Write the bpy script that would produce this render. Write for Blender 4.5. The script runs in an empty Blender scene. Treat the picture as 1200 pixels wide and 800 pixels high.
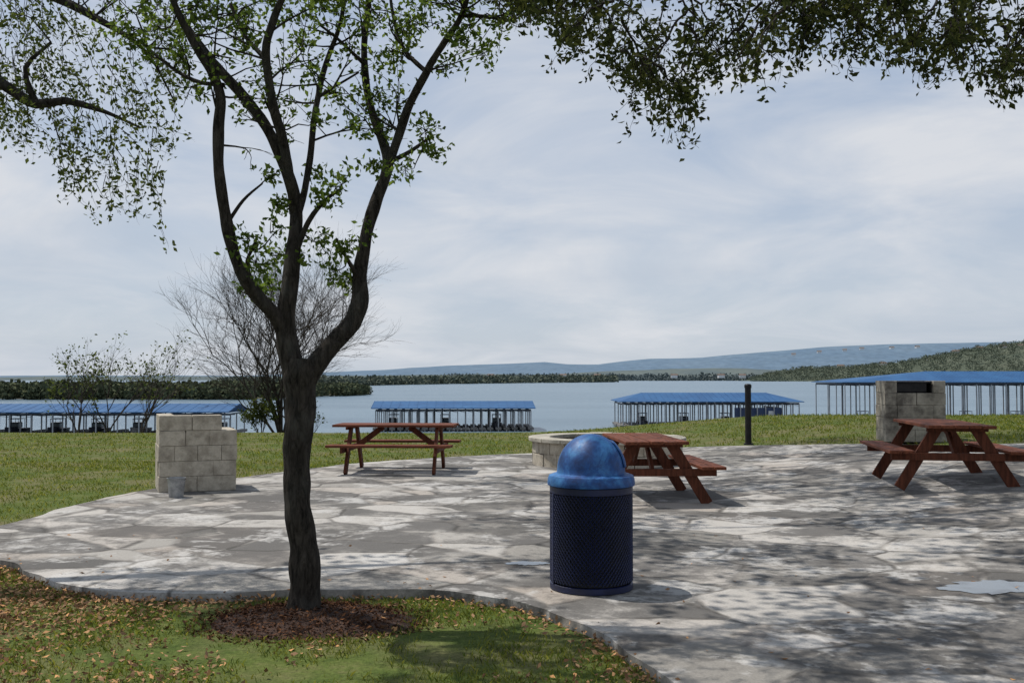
import bpy, bmesh, math, random
import numpy as np
from mathutils import Vector, Matrix, noise
random.seed(7); rng=np.random.default_rng(7)
scene=bpy.context.scene
scene.view_settings.view_transform='Standard'; scene.view_settings.look='None'; scene.view_settings.exposure=0
COL=scene.collection
WZ=-6.0; CH=1.52; F=1200.0
PT=math.atan(42/1200.)
# ---------------------------------------------------------------- camera
cd=bpy.data.cameras.new("Camera"); cam=bpy.data.objects.new("Camera",cd); COL.objects.link(cam)
cam.location=(0,0,CH); cam.rotation_euler=(math.pi/2+PT,0,0); cd.sensor_width=36; cd.lens=36; cd.clip_end=20000; cd.clip_start=.05
scene.camera=cam
# ---------------------------------------------------------------- terrain
def sm(t):
    t=np.clip(t,0,1); return t*t*(3-2*t)
def patio_h(x,y): return .5*sm((0.8*x+.1*(y-12)-1.5)/7)
def ground_h(x,y):
    b=patio_h(x,y)-.065+.04*sm((y-8.5)/2.5)
    b=b+.010*np.sin(x*1.3+y*.7)*np.sin(y*.9-x*.4)
    d=np.maximum(0,y-27)
    b=b-.095*d*sm(d/9)-.0*d
    return np.maximum(b,-8.0)
def P(px,py,Y):
    u=(px-600)/F; v=(400-py)/F
    dy=math.cos(PT)-v*math.sin(PT); dz=math.sin(PT)+v*math.cos(PT)
    t=Y/dy
    return Vector((u*t,Y,CH+dz*t))
def G(px,py,hf=patio_h):
    z=0
    for i in range(30):
        v=(400-py)/F; dy=math.cos(PT)-v*math.sin(PT); dz=math.sin(PT)+v*math.cos(PT)
        t=(z-CH)/dz; x=(px-600)/F*t; y=dy*t
        z=.5*z+.5*float(hf(x,y))
    return (x,y)
# ---------------------------------------------------------------- helpers
def meta(o,label=None,cat=None,kind=None,group=None):
    if label:o["label"]=label
    if cat:o["category"]=cat
    if kind:o["kind"]=kind
    if group:o["group"]=group
    return o
def link(name,me,parent=None,loc=None):
    o=bpy.data.objects.new(name,me); COL.objects.link(o)
    if parent is not None:o.parent=parent
    if loc is not None:o.location=loc
    return o
def empty(name,loc,rz=0):
    o=bpy.data.objects.new(name,None); COL.objects.link(o); o.location=loc; o.rotation_euler=(0,0,rz); o.empty_display_size=.3
    return o
class NT:
    def __init__(s,name):
        s.m=bpy.data.materials.new(name); s.m.use_nodes=True; s.nt=s.m.node_tree; s.nt.nodes.clear()
        s.out=s.n('ShaderNodeOutputMaterial')
    def n(s,t,**k):
        x=s.nt.nodes.new(t)
        for a,b in k.items(): setattr(x,a,b)
        return x
    def l(s,a,b): s.nt.links.new(a,b)
    def coord(s,which='Object',scale=(1,1,1),rot=(0,0,0)):
        tc=s.n('ShaderNodeTexCoord'); mp=s.n('ShaderNodeMapping'); mp.inputs['Scale'].default_value=scale; mp.inputs['Rotation'].default_value=rot
        s.l(tc.outputs[which],mp.inputs['Vector']); return mp.outputs['Vector']
    def noise(s,vec,scale,detail=4,rough=.55,dist=0):
        x=s.n('ShaderNodeTexNoise'); x.inputs['Scale'].default_value=scale; x.inputs['Detail'].default_value=detail; x.inputs['Roughness'].default_value=rough; x.inputs['Distortion'].default_value=dist
        s.l(vec,x.inputs['Vector']); return x.outputs['Fac']
    def ramp(s,fac,stops):
        x=s.n('ShaderNodeValToRGB'); cr=x.color_ramp
        while len(cr.elements)<len(stops): cr.elements.new(.5)
        for e,(p,c) in zip(cr.elements,stops):
            e.position=p; e.color=(c[0],c[1],c[2],1) if hasattr(c,'__len__') else (c,c,c,1)
        s.l(fac,x.inputs['Fac']); return x.outputs['Color']
    def mix(s,fac,a,b,mode='MIX'):
        x=s.n('ShaderNodeMix',data_type='RGBA',blend_type=mode)
        for i,v in ((0,fac),(6,a),(7,b)):
            if hasattr(v,'is_linked'): s.l(v,x.inputs[i])
            else: x.inputs[i].default_value=v if i==0 else (v[0],v[1],v[2],1)
        return x.outputs[2]
    def math(s,op,a,b=0.,c=None):
        x=s.n('ShaderNodeMath',operation=op)
        for i,v in enumerate((a,b) if c is None else (a,b,c)):
            if hasattr(v,'is_linked'): s.l(v,x.inputs[i])
            else: x.inputs[i].default_value=v
        return x.outputs[0]
    def bump(s,h,strength=.3,dist=.02):
        x=s.n('ShaderNodeBump'); x.inputs['Strength'].default_value=strength; x.inputs['Distance'].default_value=dist
        s.l(h,x.inputs['Height']); return x.outputs['Normal']
    def bsdf(s,col,rough=.8,normal=None,metal=0,spec=None):
        x=s.n('ShaderNodeBsdfPrincipled')
        for k,v in (('Base Color',col),('Roughness',rough)):
            if hasattr(v,'is_linked'): s.l(v,x.inputs[k])
            else: x.inputs[k].default_value=(v[0],v[1],v[2],1) if k=='Base Color' else v
        x.inputs['Metallic'].default_value=metal
        if spec is not None: x.inputs['Specular IOR Level'].default_value=spec
        if normal is not None: s.l(normal,x.inputs['Normal'])
        s.l(x.outputs[0],s.out.inputs['Surface']); return x
def simple(name,c1,c2,scale=5,rough=.7,bump=.2,bd=.01,stretch=(1,1,1),metal=0,detail=4,spec=None,lo=.35,hi=.65):
    t=NT(name); v=t.coord('Object',stretch); f=t.noise(v,scale,detail,.6)
    c=t.ramp(f,[(lo,c1),(hi,c2)])
    f2=t.noise(v,scale*6,3,.6)
    c=t.mix(.35,c,t.ramp(f2,[(.3,.35),(.7,1.)]),'MULTIPLY')
    t.bsdf(c,rough,t.bump(f2,bump,bd) if bump else None,metal,spec); return t.m
# ---------------------------------------------------------------- materials
def foliage_mat(name,a,b,tr,trfac=.45,top=1.):
    t=NT(name); g=t.n('ShaderNodeNewGeometry'); c=t.ramp(g.outputs['Random Per Island'],[(0,a),(.7,b),(1,(b[0]*(1+.6*top),b[1]*(1+.35*top),b[2]))])
    d=t.n('ShaderNodeBsdfDiffuse'); t.l(c,d.inputs['Color'])
    if trfac>.0:
        tl=t.n('ShaderNodeBsdfTranslucent'); cc=t.mix(1.,c,tr,'MULTIPLY'); t.l(cc,tl.inputs['Color'])
        m=t.n('ShaderNodeMixShader'); m.inputs[0].default_value=trfac; t.l(d.outputs[0],m.inputs[1]); t.l(tl.outputs[0],m.inputs[2])
        t.l(m.outputs[0],t.out.inputs['Surface'])
    else: t.l(d.outputs[0],t.out.inputs['Surface'])
    return t.m
M_leaf=foliage_mat("fresh_leaf",(.04,.066,.018),(.10,.145,.036),(2.1,2.1,1.3),.42,.4)
M_leafdark=foliage_mat("oak_leaf",(.025,.034,.014),(.055,.065,.024),(1.5,1.5,1.1),.28,.4)
M_leafshade=foliage_mat("oak_leaf_high",(.03,.042,.016),(.07,.08,.028),(1,1,1),0)
M_leafolive=foliage_mat("olive_leaf",(.038,.054,.018),(.085,.102,.032),(1.7,1.8,1.2),.38,.4)
M_grass=foliage_mat("grass_blade",(.075,.108,.022),(.165,.185,.05),(1.8,1.8,1.),.38)
M_dead=foliage_mat("dead_leaf",(.15,.08,.042),(.35,.22,.13),(1.,1.,1.),0)
M_mulchchip=foliage_mat("mulch_chip",(.04,.019,.012),(.11,.06,.038),(1.,1.,1.),0)
M_farfol=foliage_mat("shore_foliage",(.070,.085,.052),(.095,.11,.065),(1.,1.,1.),0,.3)  # olive greyed so the distance haze sits in the leaf colour
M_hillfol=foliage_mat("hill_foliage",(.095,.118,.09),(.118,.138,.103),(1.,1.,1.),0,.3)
M_midfol=foliage_mat("far_shore_foliage",(.09,.112,.092),(.115,.132,.105),(1.,1.,1.),0,.3)  # farther trees, more haze mixed into the colour
M_bare=simple("bare_twig",(.04,.034,.029),(.085,.074,.064),4,.95,0,spec=.1)
t=NT("bark"); v=t.coord('Object',(1,1,.25)); f=t.noise(v,30,6,.7,.6); f2=t.noise(t.coord('Object',(1,1,.6)),4.5,4,.6)
c=t.ramp(f,[(.36,(.012,.010,.008)),(.62,(.072,.061,.051))]); c=t.mix(t.ramp(f2,[(.52,0.),(.7,.5)]),c,(.11,.11,.10))
t.bsdf(c,.97,t.bump(f,1.,.06),0,.2); M_bark=t.m
# patio
t=NT("flagstone"); tc=t.coord('Object',(1,1,1),(0,0,.35))
nz=t.n('ShaderNodeTexNoise'); nz.inputs['Scale'].default_value=1.4; nz.inputs['Detail'].default_value=3; t.l(tc,nz.inputs['Vector'])
va=t.n('ShaderNodeVectorMath',operation='SCALE'); t.l(nz.outputs['Color'],va.inputs[0]); va.inputs['Scale'].default_value=.26
vv=t.n('ShaderNodeVectorMath',operation='ADD'); t.l(tc,vv.inputs[0]); t.l(va.outputs[0],vv.inputs[1])
mp=t.n('ShaderNodeMapping'); mp.inputs['Scale'].default_value=(1.1,1.35,0); t.l(vv.outputs[0],mp.inputs['Vector'])
ve=t.n('ShaderNodeTexVoronoi',feature='DISTANCE_TO_EDGE'); ve.inputs['Scale'].default_value=1; ve.inputs['Randomness'].default_value=.75; t.l(mp.outputs[0],ve.inputs['Vector'])
vc=t.n('ShaderNodeTexVoronoi',feature='F1'); vc.inputs['Scale'].default_value=1; vc.inputs['Randomness'].default_value=.75; t.l(mp.outputs[0],vc.inputs['Vector'])
sep=t.n('ShaderNodeSeparateColor'); t.l(vc.outputs['Color'],sep.inputs[0])
base=t.ramp(sep.outputs[0],[(0,(.25,.235,.21)),(.3,(.38,.36,.33)),(.7,(.50,.475,.44)),(1,(.38,.335,.29))])
st=t.noise(tc,.5,4,.6,.2); st2=t.noise(tc,1.6,6,.66,.3); st3=t.noise(tc,7,5,.72); fine=t.noise(tc,60,3,.65)
sc=t.math('ADD',t.math('MULTIPLY',st,.5),t.math('MULTIPLY',st2,.5))
sc=t.math('ADD',sc,t.math('MULTIPLY',t.math('SUBTRACT',sep.outputs[1],.5),.19))
sc=t.math('ADD',sc,t.math('MULTIPLY',t.math('SUBTRACT',st3,.5),.26))
stf=t.ramp(sc,[(.42,1.),(.475,.8),(.545,0.)])
c=t.mix(t.math('MULTIPLY',stf,.84),base,(.085,.081,.077))
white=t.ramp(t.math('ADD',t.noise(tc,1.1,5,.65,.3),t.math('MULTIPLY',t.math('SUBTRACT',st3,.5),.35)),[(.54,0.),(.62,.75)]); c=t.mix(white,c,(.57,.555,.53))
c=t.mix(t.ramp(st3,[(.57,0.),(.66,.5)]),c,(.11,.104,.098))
c=t.mix(.45,c,t.ramp(fine,[(.3,.4),(.7,1.)]),'MULTIPLY')
jn=t.ramp(ve.outputs['Distance'],[(.009,1.),(.034,0.)])
jc=t.mix(t.ramp(st2,[(.44,0.),(.60,1.)]),(.065,.06,.054),(.30,.28,.255))
c=t.mix(t.math('MULTIPLY',jn,.8),c,jc)
hgt=t.math('ADD',t.ramp(ve.outputs['Distance'],[(.005,0.),(.05,1.)]),t.math('MULTIPLY',st3,.9))
hgt=t.math('ADD',hgt,t.math('MULTIPLY',sep.outputs[2],.7))
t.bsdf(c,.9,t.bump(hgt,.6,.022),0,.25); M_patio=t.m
# ground
t=NT("lawn"); tc=t.coord('Object')
a=t.noise(tc,.8,5,.65); b=t.noise(tc,4,5,.7); d=t.noise(tc,40,3,.7)
c=t.ramp(b,[(.3,(.065,.105,.022)),(.55,(.12,.155,.038)),(.75,(.19,.185,.075))])
c=t.mix(t.ramp(a,[(.44,0.),(.62,.7)]),c,(.21,.18,.095))
c=t.mix(.6,c,t.ramp(d,[(.3,.25),(.7,1.)]),'MULTIPLY')
t.bsdf(c,.95,t.bump(d,.6,.03),0,.1); M_lawn=t.m
t=NT("lake_water"); tc=t.coord('Object',(1,2.2,1)); n1=t.noise(tc,.35,5,.65)
tc2=t.coord('Object',(.25,1.6,1)); n3=t.noise(tc2,.02,5,.6)
c=t.mix(t.ramp(n3,[(.35,0.),(.65,1.)]),(.095,.15,.195),(.14,.205,.255))
bs=t.bsdf(c,.3,t.bump(n1,1.,.5),0,.45); M_water=t.m
t=NT("puddle_water"); t.bsdf((.10,.13,.16),.05,None,0,1.); M_puddle=t.m  # bluish base paints in part of the mirrored sky
M_stone=simple("limestone_block",(.25,.215,.165),(.52,.465,.375),5,.92,.6,.015,lo=.28,hi=.58)
M_stonesoot=simple("weathered_limestone",(.12,.105,.085),(.38,.345,.28),4,.92,.6,.015,lo=.35,hi=.6)
M_stonecap=simple("limestone_cap",(.30,.28,.23),(.52,.48,.40),4,.9,.5,.012)
M_mortar=simple("mortar",(.28,.25,.20),(.40,.36,.30),9,.95,.3)
M_soot=simple("soot",(.010,.009,.009),(.03,.027,.025),5,.9,.3)
M_iron=simple("black_iron",(.015,.015,.016),(.03,.028,.027),8,.55,.15,.003,(1,1,1),.6)
M_zinc=simple("galvanised_steel",(.26,.27,.28),(.44,.45,.46),12,.45,.1,.002,(1,1,1),.6)
M_wood=simple("stained_redwood",(.075,.024,.013),(.20,.064,.032),3.5,.72,.5,.005,(1,11,11),lo=.3,hi=.62,spec=.18)
M_wood2=simple("stained_redwood_dark",(.07,.023,.012),(.15,.048,.025),3.5,.72,.5,.005,(8,8,1),spec=.18)
t=NT("blue_plastic_lid"); v=t.coord(); f=t.noise(v,5,6,.7,.4); f2=t.noise(v,24,4,.7)
c=t.ramp(f,[(.36,(.007,.032,.13)),(.5,(.016,.085,.28)),(.62,(.05,.20,.46))]); c=t.mix(.4,c,t.ramp(f2,[(.35,.4),(.65,1.)]),'MULTIPLY')  # blue patches paint dappled shade as well as fading onto the dome
t.bsdf(c,t.ramp(f2,[(.3,.42),(.7,.7)]),t.bump(f2,.15,.004),0,.4); M_bluelid=t.m
M_bluebody=simple("navy_coated_steel",(.004,.008,.036),(.007,.015,.07),6,.45,.05,.002)
M_liner=simple("black_liner",(.003,.004,.006),(.006,.007,.010),8,.6,.4,.01)
M_mulch=simple("mulch",(.04,.019,.012),(.11,.058,.037),14,.95,1.,.03)
M_roof=simple("blue_metal_roof",(.022,.088,.22),(.032,.118,.27),.25,.6,.1,.02,(1,1,1),0,spec=.25)
M_white=simple("white_paint",(.55,.56,.56),(.72,.72,.72),.6,.6,.05)
M_steel=simple("grey_dock_steel",(.24,.25,.27),(.44,.45,.46),.6,.5,.05)
M_frame=simple("dark_roof_frame",(.04,.05,.07),(.07,.08,.10),.6,.6,.05)  # dark tone paints in the shade under the dock roofs
M_deck=simple("grey_deck",(.12,.115,.105),(.22,.21,.20),.5,.8,.1)
M_darkwall=simple("navy_panel",(.012,.03,.09),(.02,.05,.13),.6,.5,.05)
M_hull=simple("boat_hull",(.25,.25,.25),(.4,.4,.4),.6,.4,0)
M_hullr=simple("boat_hull_dark",(.03,.035,.05),(.06,.065,.09),.6,.3,0)
M_hillfar=simple("hazy_hill",(.13,.19,.26),(.155,.215,.28),.004,.95,0,spec=0)  # aerial haze painted as a blue base colour
M_hillmid=simple("hazy_shore",(.11,.14,.15),(.145,.17,.162),.01,.95,0,spec=0)  # haze over the far shore is tinted into this colour
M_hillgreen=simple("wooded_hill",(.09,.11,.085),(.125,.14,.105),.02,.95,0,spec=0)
M_glass=simple("window_glass",(.03,.04,.05),(.05,.06,.08),1,.1,0)
M_roofbrown=simple("brown_shingle",(.12,.08,.06),(.18,.13,.1),1,.8,0)
M_earth=simple("shore_earth",(.09,.09,.05),(.16,.145,.09),.1,.95,0)
# ---------------------------------------------------------------- quad builder
class QB:
    def __init__(s): s.v=[];s.f=[];s.m=[];s.n=0
    def add(s,v,f,mi):
        v=np.asarray(v,float).reshape(-1,3); f=np.asarray(f,int).reshape(-1,4)
        s.v.append(v); s.f.append(f+s.n); s.m.append(np.full(len(f),mi)); s.n+=len(v)
    def tube(s,pts,rad,sides=4,mi=0,rough=0.):
        pts=[Vector(p) for p in pts]; N=len(pts)
        if N<2: return
        V=[];ref=Vector((.13,1,.07)); u=None
        for i,p in enumerate(pts):
            tg=(pts[min(i+1,N-1)]-pts[max(i-1,0)])
            if tg.length<1e-9: tg=Vector((0,0,1))
            tg.normalize()
            if u is None:
                u=tg.cross(ref)
                if u.length<1e-3: u=tg.cross(Vector((1,0,0)))
            else: u=u-tg*u.dot(tg)
            u.normalize(); w=tg.cross(u)
            for k in range(sides):
                a=2*math.pi*k/sides; r=rad[i]
                d=u*math.cos(a)+w*math.sin(a)
                if rough:
                    q=p+d*r
                    r*=1+rough*(1.3*noise.noise(q*5)+.8*noise.noise(Vector((q.x*26,q.y*26,q.z*7))))
                V.append(p+d*r)
        F_=[]
        for i in range(N-1):
            for k in range(sides):
                k2=(k+1)%sides
                F_.append((i*sides+k,i*sides+k2,(i+1)*sides+k2,(i+1)*sides+k))
        s.add([tuple(x) for x in V],F_,mi)
    def leaves(s,c,size,mi,aspect=.5,axis=None,axw=0.,flat=0.):
        c=np.asarray(c,float); n=len(c)
        if n==0:return
        a=rng.normal(size=(n,3)); a/=np.linalg.norm(a,axis=1)[:,None]
        if axis is not None: a=a+np.asarray(axis)*axw; a/=np.linalg.norm(a,axis=1)[:,None]
        b=rng.normal(size=(n,3))
        if flat: a[:,2]*=(1-flat); a/=np.linalg.norm(a,axis=1)[:,None]; b[:,2]*=(1-flat)
        b-=a*(a*b).sum(1)[:,None]; b/=np.linalg.norm(b,axis=1)[:,None]
        L=(size*rng.uniform(.6,1.25,n))[:,None]; W=L*aspect*.5
        nn=np.cross(a,b)*L*.12
        V=np.stack([c,c+a*L*.5+b*W+nn,c+a*L,c+a*L*.5-b*W+nn],1).reshape(-1,3)
        s.add(V,np.arange(4*n).reshape(n,4),mi)
    def build(s,name,mats,parent=None,smooth=False,origin=None):
        me=bpy.data.meshes.new(name)
        V=np.concatenate(s.v); Fc=np.concatenate(s.f); Mi=np.concatenate(s.m)
        if origin is not None: V=V-np.array(origin)
        me.vertices.add(len(V)); me.vertices.foreach_set('co',V.ravel())
        me.loops.add(Fc.size); me.loops.foreach_set('vertex_index',Fc.ravel().astype(np.int32))
        me.polygons.add(len(Fc)); me.polygons.foreach_set('loop_start',np.arange(0,Fc.size,4,dtype=np.int32))
        me.polygons.foreach_set('material_index',Mi.astype(np.int32))
        if smooth: me.polygons.foreach_set('use_smooth',np.ones(len(Fc),bool))
        me.update(calc_edges=True); me.validate()
        for m in mats: me.materials.append(m)
        return link(name,me,parent)
def cr(pts,step):
    P_=[np.array(p,float) for p in pts]; P_=[2*P_[0]-P_[1]]+P_+[2*P_[-1]-P_[-2]]
    out=[]
    for i in range(1,len(P_)-2):
        p0,p1,p2,p3=P_[i-1:i+3]; n=max(2,int(np.linalg.norm((p2-p1)[:3])/step))
        for k in range(n):
            t=k/n; out.append(.5*((2*p1)+(-p0+p2)*t+(2*p0-5*p1+4*p2-p3)*t*t+(-p0+3*p1-3*p2+p3)*t**3))
    out.append(P_[-2]); return out
# ---------------------------------------------------------------- ground
def grid_mesh(name,xs,ys,hf,mat,smooth=True):
    X,Y=np.meshgrid(xs,ys); Z=hf(X,Y)+0*X
    V=np.stack([X,Y,Z],-1).reshape(-1,3); nx=len(xs);ny=len(ys)
    i=np.arange(nx*ny).reshape(ny,nx)
    Fc=np.stack([i[:-1,:-1],i[:-1,1:],i[1:,1:],i[1:,:-1]],-1).reshape(-1,4)
    q=QB(); q.add(V,Fc,0); return q.build(name,[mat],smooth=smooth)
xs=np.concatenate([-np.geomspace(26,9000,28)[::-1],np.arange(-25,25.01,.5),np.geomspace(26,9000,28)])
ys=np.concatenate([[-60,-40,-20,-10,-5],np.arange(0,48,.5),np.arange(48,140,3),np.geomspace(145,9500,26)])
g=grid_mesh("ground",xs,ys,ground_h,M_lawn); meta(g,"grassy park ground sloping down to the lake","ground","structure")
w=grid_mesh("water",np.linspace(-9000,9000,19),np.concatenate([[55],np.linspace(200,9500,12)]),lambda x,y:WZ+0*x,M_water); meta(w,"calm grey blue lake with small ripples","lake","structure")
# ---------------------------------------------------------------- patio
front=[G(a,b) for a,b in [(0,655),(50,675),(100,688),(200,695),(320,692),(420,690),(500,690),(560,697),(640,714),(720,750),(792,800)]]
pts2=front+[(.98,4.4),(1.15,3.),(1.3,1),(1.4,-2),(8,-3),(16,-2),(17,8),(16.5,14),(15,17)]
back=[G(a,b) for a,b in [(1200,519),(1000,520),(800,524),(620,531),(450,540),(370,548),(275,560),(175,573),(90,591),(0,616)]]
pts2+=back+[(-5.75,10.0),(-5.75,9.35),(-5.1,8.85)]
def cr2(p,n=12):
    N=len(p);o=[]
    for i in range(N):
        p0,p1,p2,p3=[np.array(p[(i+k-1)%N]) for k in range(4)]
        for k in range(n):
            t=k/n;o.append(.5*((2*p1)+(-p0+p2)*t+(2*p0-5*p1+4*p2-p3)*t*t+(-p0+3*p1-3*p2+p3)*t**3))
    return np.array(o)
poly=cr2(pts2)
for i in range(len(poly)):
    x_,y_=poly[i]
    poly[i]+=np.array([noise.noise(Vector((x_*2.2,y_*2.2,0))),noise.noise(Vector((x_*2.2,y_*2.2,7)))])*.06+np.array([noise.noise(Vector((x_*12,y_*12,1))),noise.noise(Vector((x_*12,y_*12,9)))])*.012
def inpoly(x,y,poly=poly):
    c=np.zeros(len(x),bool); n=len(poly); j=n-1
    for i in range(n):
        xi,yi=poly[i];xj,yj=poly[j]
        if yi!=yj:
            m=((yi>y)!=(yj>y))&(x<(xj-xi)*(y-yi)/(yj-yi)+xi); c^=m
        j=i
    return c
bm=bmesh.new(); vs=[bm.verts.new((p[0],p[1],0)) for p in poly]; fc=bm.faces.new(vs); fc.normal_update()
if fc.normal.z<0: fc.normal_flip()
for x in np.arange(-6,17.5,.5): bmesh.ops.bisect_plane(bm,geom=bm.verts[:]+bm.edges[:]+bm.faces[:],plane_co=(x,0,0),plane_no=(1,0,0))
for y in np.arange(-3,24,.5): bmesh.ops.bisect_plane(bm,geom=bm.verts[:]+bm.edges[:]+bm.faces[:],plane_co=(0,y,0),plane_no=(0,1,0))
be=[e for e in bm.edges if e.is_boundary]
r=bmesh.ops.extrude_edge_only(bm,edges=be); nv=set(v for v in r['geom'] if isinstance(v,bmesh.types.BMVert))
for v_ in bm.verts:
    v_.co.z=float(patio_h(v_.co.x,v_.co.y))-(.16 if v_ in nv else 0)
bmesh.ops.recalc_face_normals(bm,faces=bm.faces[:])
me=bpy.data.meshes.new("patio"); bm.to_mesh(me); bm.free(); me.materials.append(M_patio)
o=link("pavement",me); meta(o,"round edged patio of pale weathered limestone flagstones","patio","structure")
def puddle(px,py,rx,ry,label):
    x,y=G(px,py); bm=bmesh.new(); vs=[]
    for k in range(70):
        a=2*math.pi*k/70; c_,s_=math.cos(a),math.sin(a)
        q=1+.6*noise.noise(Vector((c_*1.3+px,s_*1.3,0)))+.35*noise.noise(Vector((c_*4+px,s_*4,3)))+.15*noise.noise(Vector((c_*12+px,s_*12,3)))
        X=x+rx*q*c_;Y=y+ry*q*s_; vs.append(bm.verts.new((X,Y,float(patio_h(X,Y))+.005)))
    bm.faces.new(vs); me=bpy.data.meshes.new("puddle"); bm.to_mesh(me); bm.free(); me.materials.append(M_puddle)
    o=link("water_puddle",me); meta(o,label,"puddle","structure")
puddle(1178,687,.40,.2,"shallow rain puddle reflecting sky on the patio stones")
puddle(618,660,.16,.08,"small shallow puddle on the patio stones near the bin")
# ---------------------------------------------------------------- grass & litter
tbx,tby=G(356,724,lambda x,y:ground_h(x,y)); TB=(tbx,tby); TBZ=float(ground_h(tbx,tby))
def blades(n,x0,x1,y0,y1,L,Wd,th=(-.75,.25)):
    x=rng.uniform(x0,x1,n); y=rng.uniform(y0,y1,n)
    k=~inpoly(x,y)
    k&=(np.abs(x)<y*.56+.8)
    x=x[k];y=y[k]
    dens=np.array([noise.noise(Vector((a*1.3,b*1.3,2)))+.6*noise.noise(Vector((a*4,b*4,5))) for a,b in zip(x,y)])
    k=dens>rng.uniform(th[0],th[1],len(x))
    mx,my=TB; k&=((x-mx)**2/.64**2+(y-my+.06)**2/.48**2)>rng.uniform(.8,1.2,len(x))
    x=x[k];y=y[k];m=len(x); z=ground_h(x,y)-.01
    a=rng.uniform(0,2*np.pi,m); l=L*rng.uniform(.4,1.2,m); lean=rng.uniform(.1,.9,m)*l; la=rng.uniform(0,2*np.pi,m)
    w=Wd*rng.uniform(.6,1.2,m)
    c=np.stack([x,y,z],1); d=np.stack([np.cos(a)*w,np.sin(a)*w,0*a],1)
    mid=c+np.stack([np.cos(la)*lean*.35,np.sin(la)*lean*.35,l*.6],1); tip=c+np.stack([np.cos(la)*lean,np.sin(la)*lean,l*.95],1)
    return np.stack([c-d,c+d,mid+d*.6,tip],1).reshape(-1,3)
q=QB()
for args in [(100000,-4.8,1.6,4.4,8.8,.042,.0035,(-.4,.4)),(60000,-13,-1,9.5,19,.05,.007),(40000,-16,2,17,28.5,.06,.012),(30000,1,16,17,29,.07,.013)]:
    V=blades(*args); q.add(V,np.arange(len(V)).reshape(-1,4),0)
o=q.build("grass",[M_grass]); meta(o,"short patchy green and straw coloured grass blades","grass","stuff")
q=QB(); n=40000
x=rng.uniform(-4.6,1.6,n); y=rng.uniform(4.4,8.9,n); k=~inpoly(x,y); x=x[k]; y=y[k]
den=np.array([noise.noise(Vector((a*.9,b*.9,12)))+.5*noise.noise(Vector((a*3,b*3,15))) for a,b in zip(x,y)])
edge=np.min(np.hypot(x[:,None]-poly[None,::3,0],y[:,None]-poly[None,::3,1]),axis=1)
left=np.clip((-x-1.5)/1.4,0,1)
k=(den*.6+left*.75+np.exp(-edge/.17)*(.85+.35*(x>0))-.37)>rng.uniform(-.3,.9,len(x))
x=x[k];y=y[k]; q.leaves(np.stack([x,y,ground_h(x,y)+rng.uniform(.006,.035,len(x))],1),.040,0,.5,flat=.55)
n=1200;x=rng.uniform(-5,4,n);y=rng.uniform(4.5,10,n);k=inpoly(x,y); x=x[k];y=y[k]
edge=np.min(np.hypot(x[:,None]-poly[None,::3,0],y[:,None]-poly[None,::3,1]),axis=1); k=np.exp(-edge/.25)+.06>rng.uniform(0,1,len(x)); x=x[k];y=y[k]
q.leaves(np.stack([x,y,patio_h(x,y)+.006],1),.038,0,.5,flat=.85)
o=q.build("fallen_leaves",[M_dead]); meta(o,"scattered dry orange brown fallen oak leaves","leaves","stuff")
q=QB(); R=np.linspace(0,1,9); V=[];Fc=[]
for i,r_ in enumerate(R):
    for k in range(40):
        a=2*math.pi*k/40; qq=1+.18*noise.noise(Vector((math.cos(a)*1.5,math.sin(a)*1.5,4)))
        X=tbx+.70*r_*qq*math.cos(a)+.06; Y=tby+.54*r_*qq*math.sin(a)-.09
        V.append((X,Y,float(ground_h(X,Y))+.085*(1-r_**2)-.012+.012*noise.noise(Vector((X*12,Y*12,0)))))
for i in range(8):
    for k in range(40): Fc.append((i*40+k,i*40+(k+1)%40,(i+1)*40+(k+1)%40,(i+1)*40+k))
q.add(V,Fc,0)
n=3600; a=rng.uniform(0,2*np.pi,n); r_=np.sqrt(rng.uniform(0,1,n))*1.15; X=tbx+.06+.70*r_*np.cos(a); Y=tby-.09+.54*r_*np.sin(a)
q.leaves(np.stack([X,Y,ground_h(X,Y)+.085*np.clip(1-r_**2,0,1)+.0],1),.034,1,.4,flat=.55)
o=q.build("mulch",[M_mulch,M_mulchchip]); meta(o,"dark brown mulch mounded around the tree trunk","mulch","stuff")
# ---------------------------------------------------------------- trees
def twig(q,a,b,r0,leafn,leafs,mleaf,mtw,spread,sag=0.,asp=.5,sub=0,sides=3,start=.25):
    a=Vector(a);b=Vector(b);d=b-a;L=d.length; pts=[];N=5
    off=Vector((random.gauss(0,1),random.gauss(0,1),random.gauss(0,1)))*L*.09
    for i in range(N+1):
        t_=i/N; p=a.lerp(b,t_)+off*math.sin(math.pi*t_)+Vector((0,0,sag*L*math.sin(math.pi*t_)))
        if 0<i<N: p+=Vector((random.gauss(0,1),random.gauss(0,1),random.gauss(0,1)))*L*.025
        pts.append(p)
    q.tube(pts,[r0*(1-.8*i/N) for i in range(N+1)],sides,mtw)
    if leafn:
        tt=rng.uniform(start,1.02,leafn)*N; ii=np.minimum(tt.astype(int),N-1); fr=(tt-ii)[:,None]
        pa=np.array([tuple(p) for p in pts]); c=pa[ii]*(1-fr)+pa[ii+1]*fr+rng.normal(size=(leafn,3))*spread
        q.leaves(c,leafs,mleaf,asp)
    for s_ in range(sub):
        t_=random.uniform(.3,1); i=min(int(t_*N),N-1); p=pts[i].lerp(pts[i+1],t_*N-i)
        dd=(d.normalized()+Vector((random.gauss(0,.9),random.gauss(0,.8),random.gauss(0,.8)))).normalized()
        twig(q,p,p+dd*L*random.uniform(.25,.5),r0*.5,max(3,leafn//2),leafs,mleaf,mtw,spread,sag,asp,0,sides,.1)
    return pts
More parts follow.
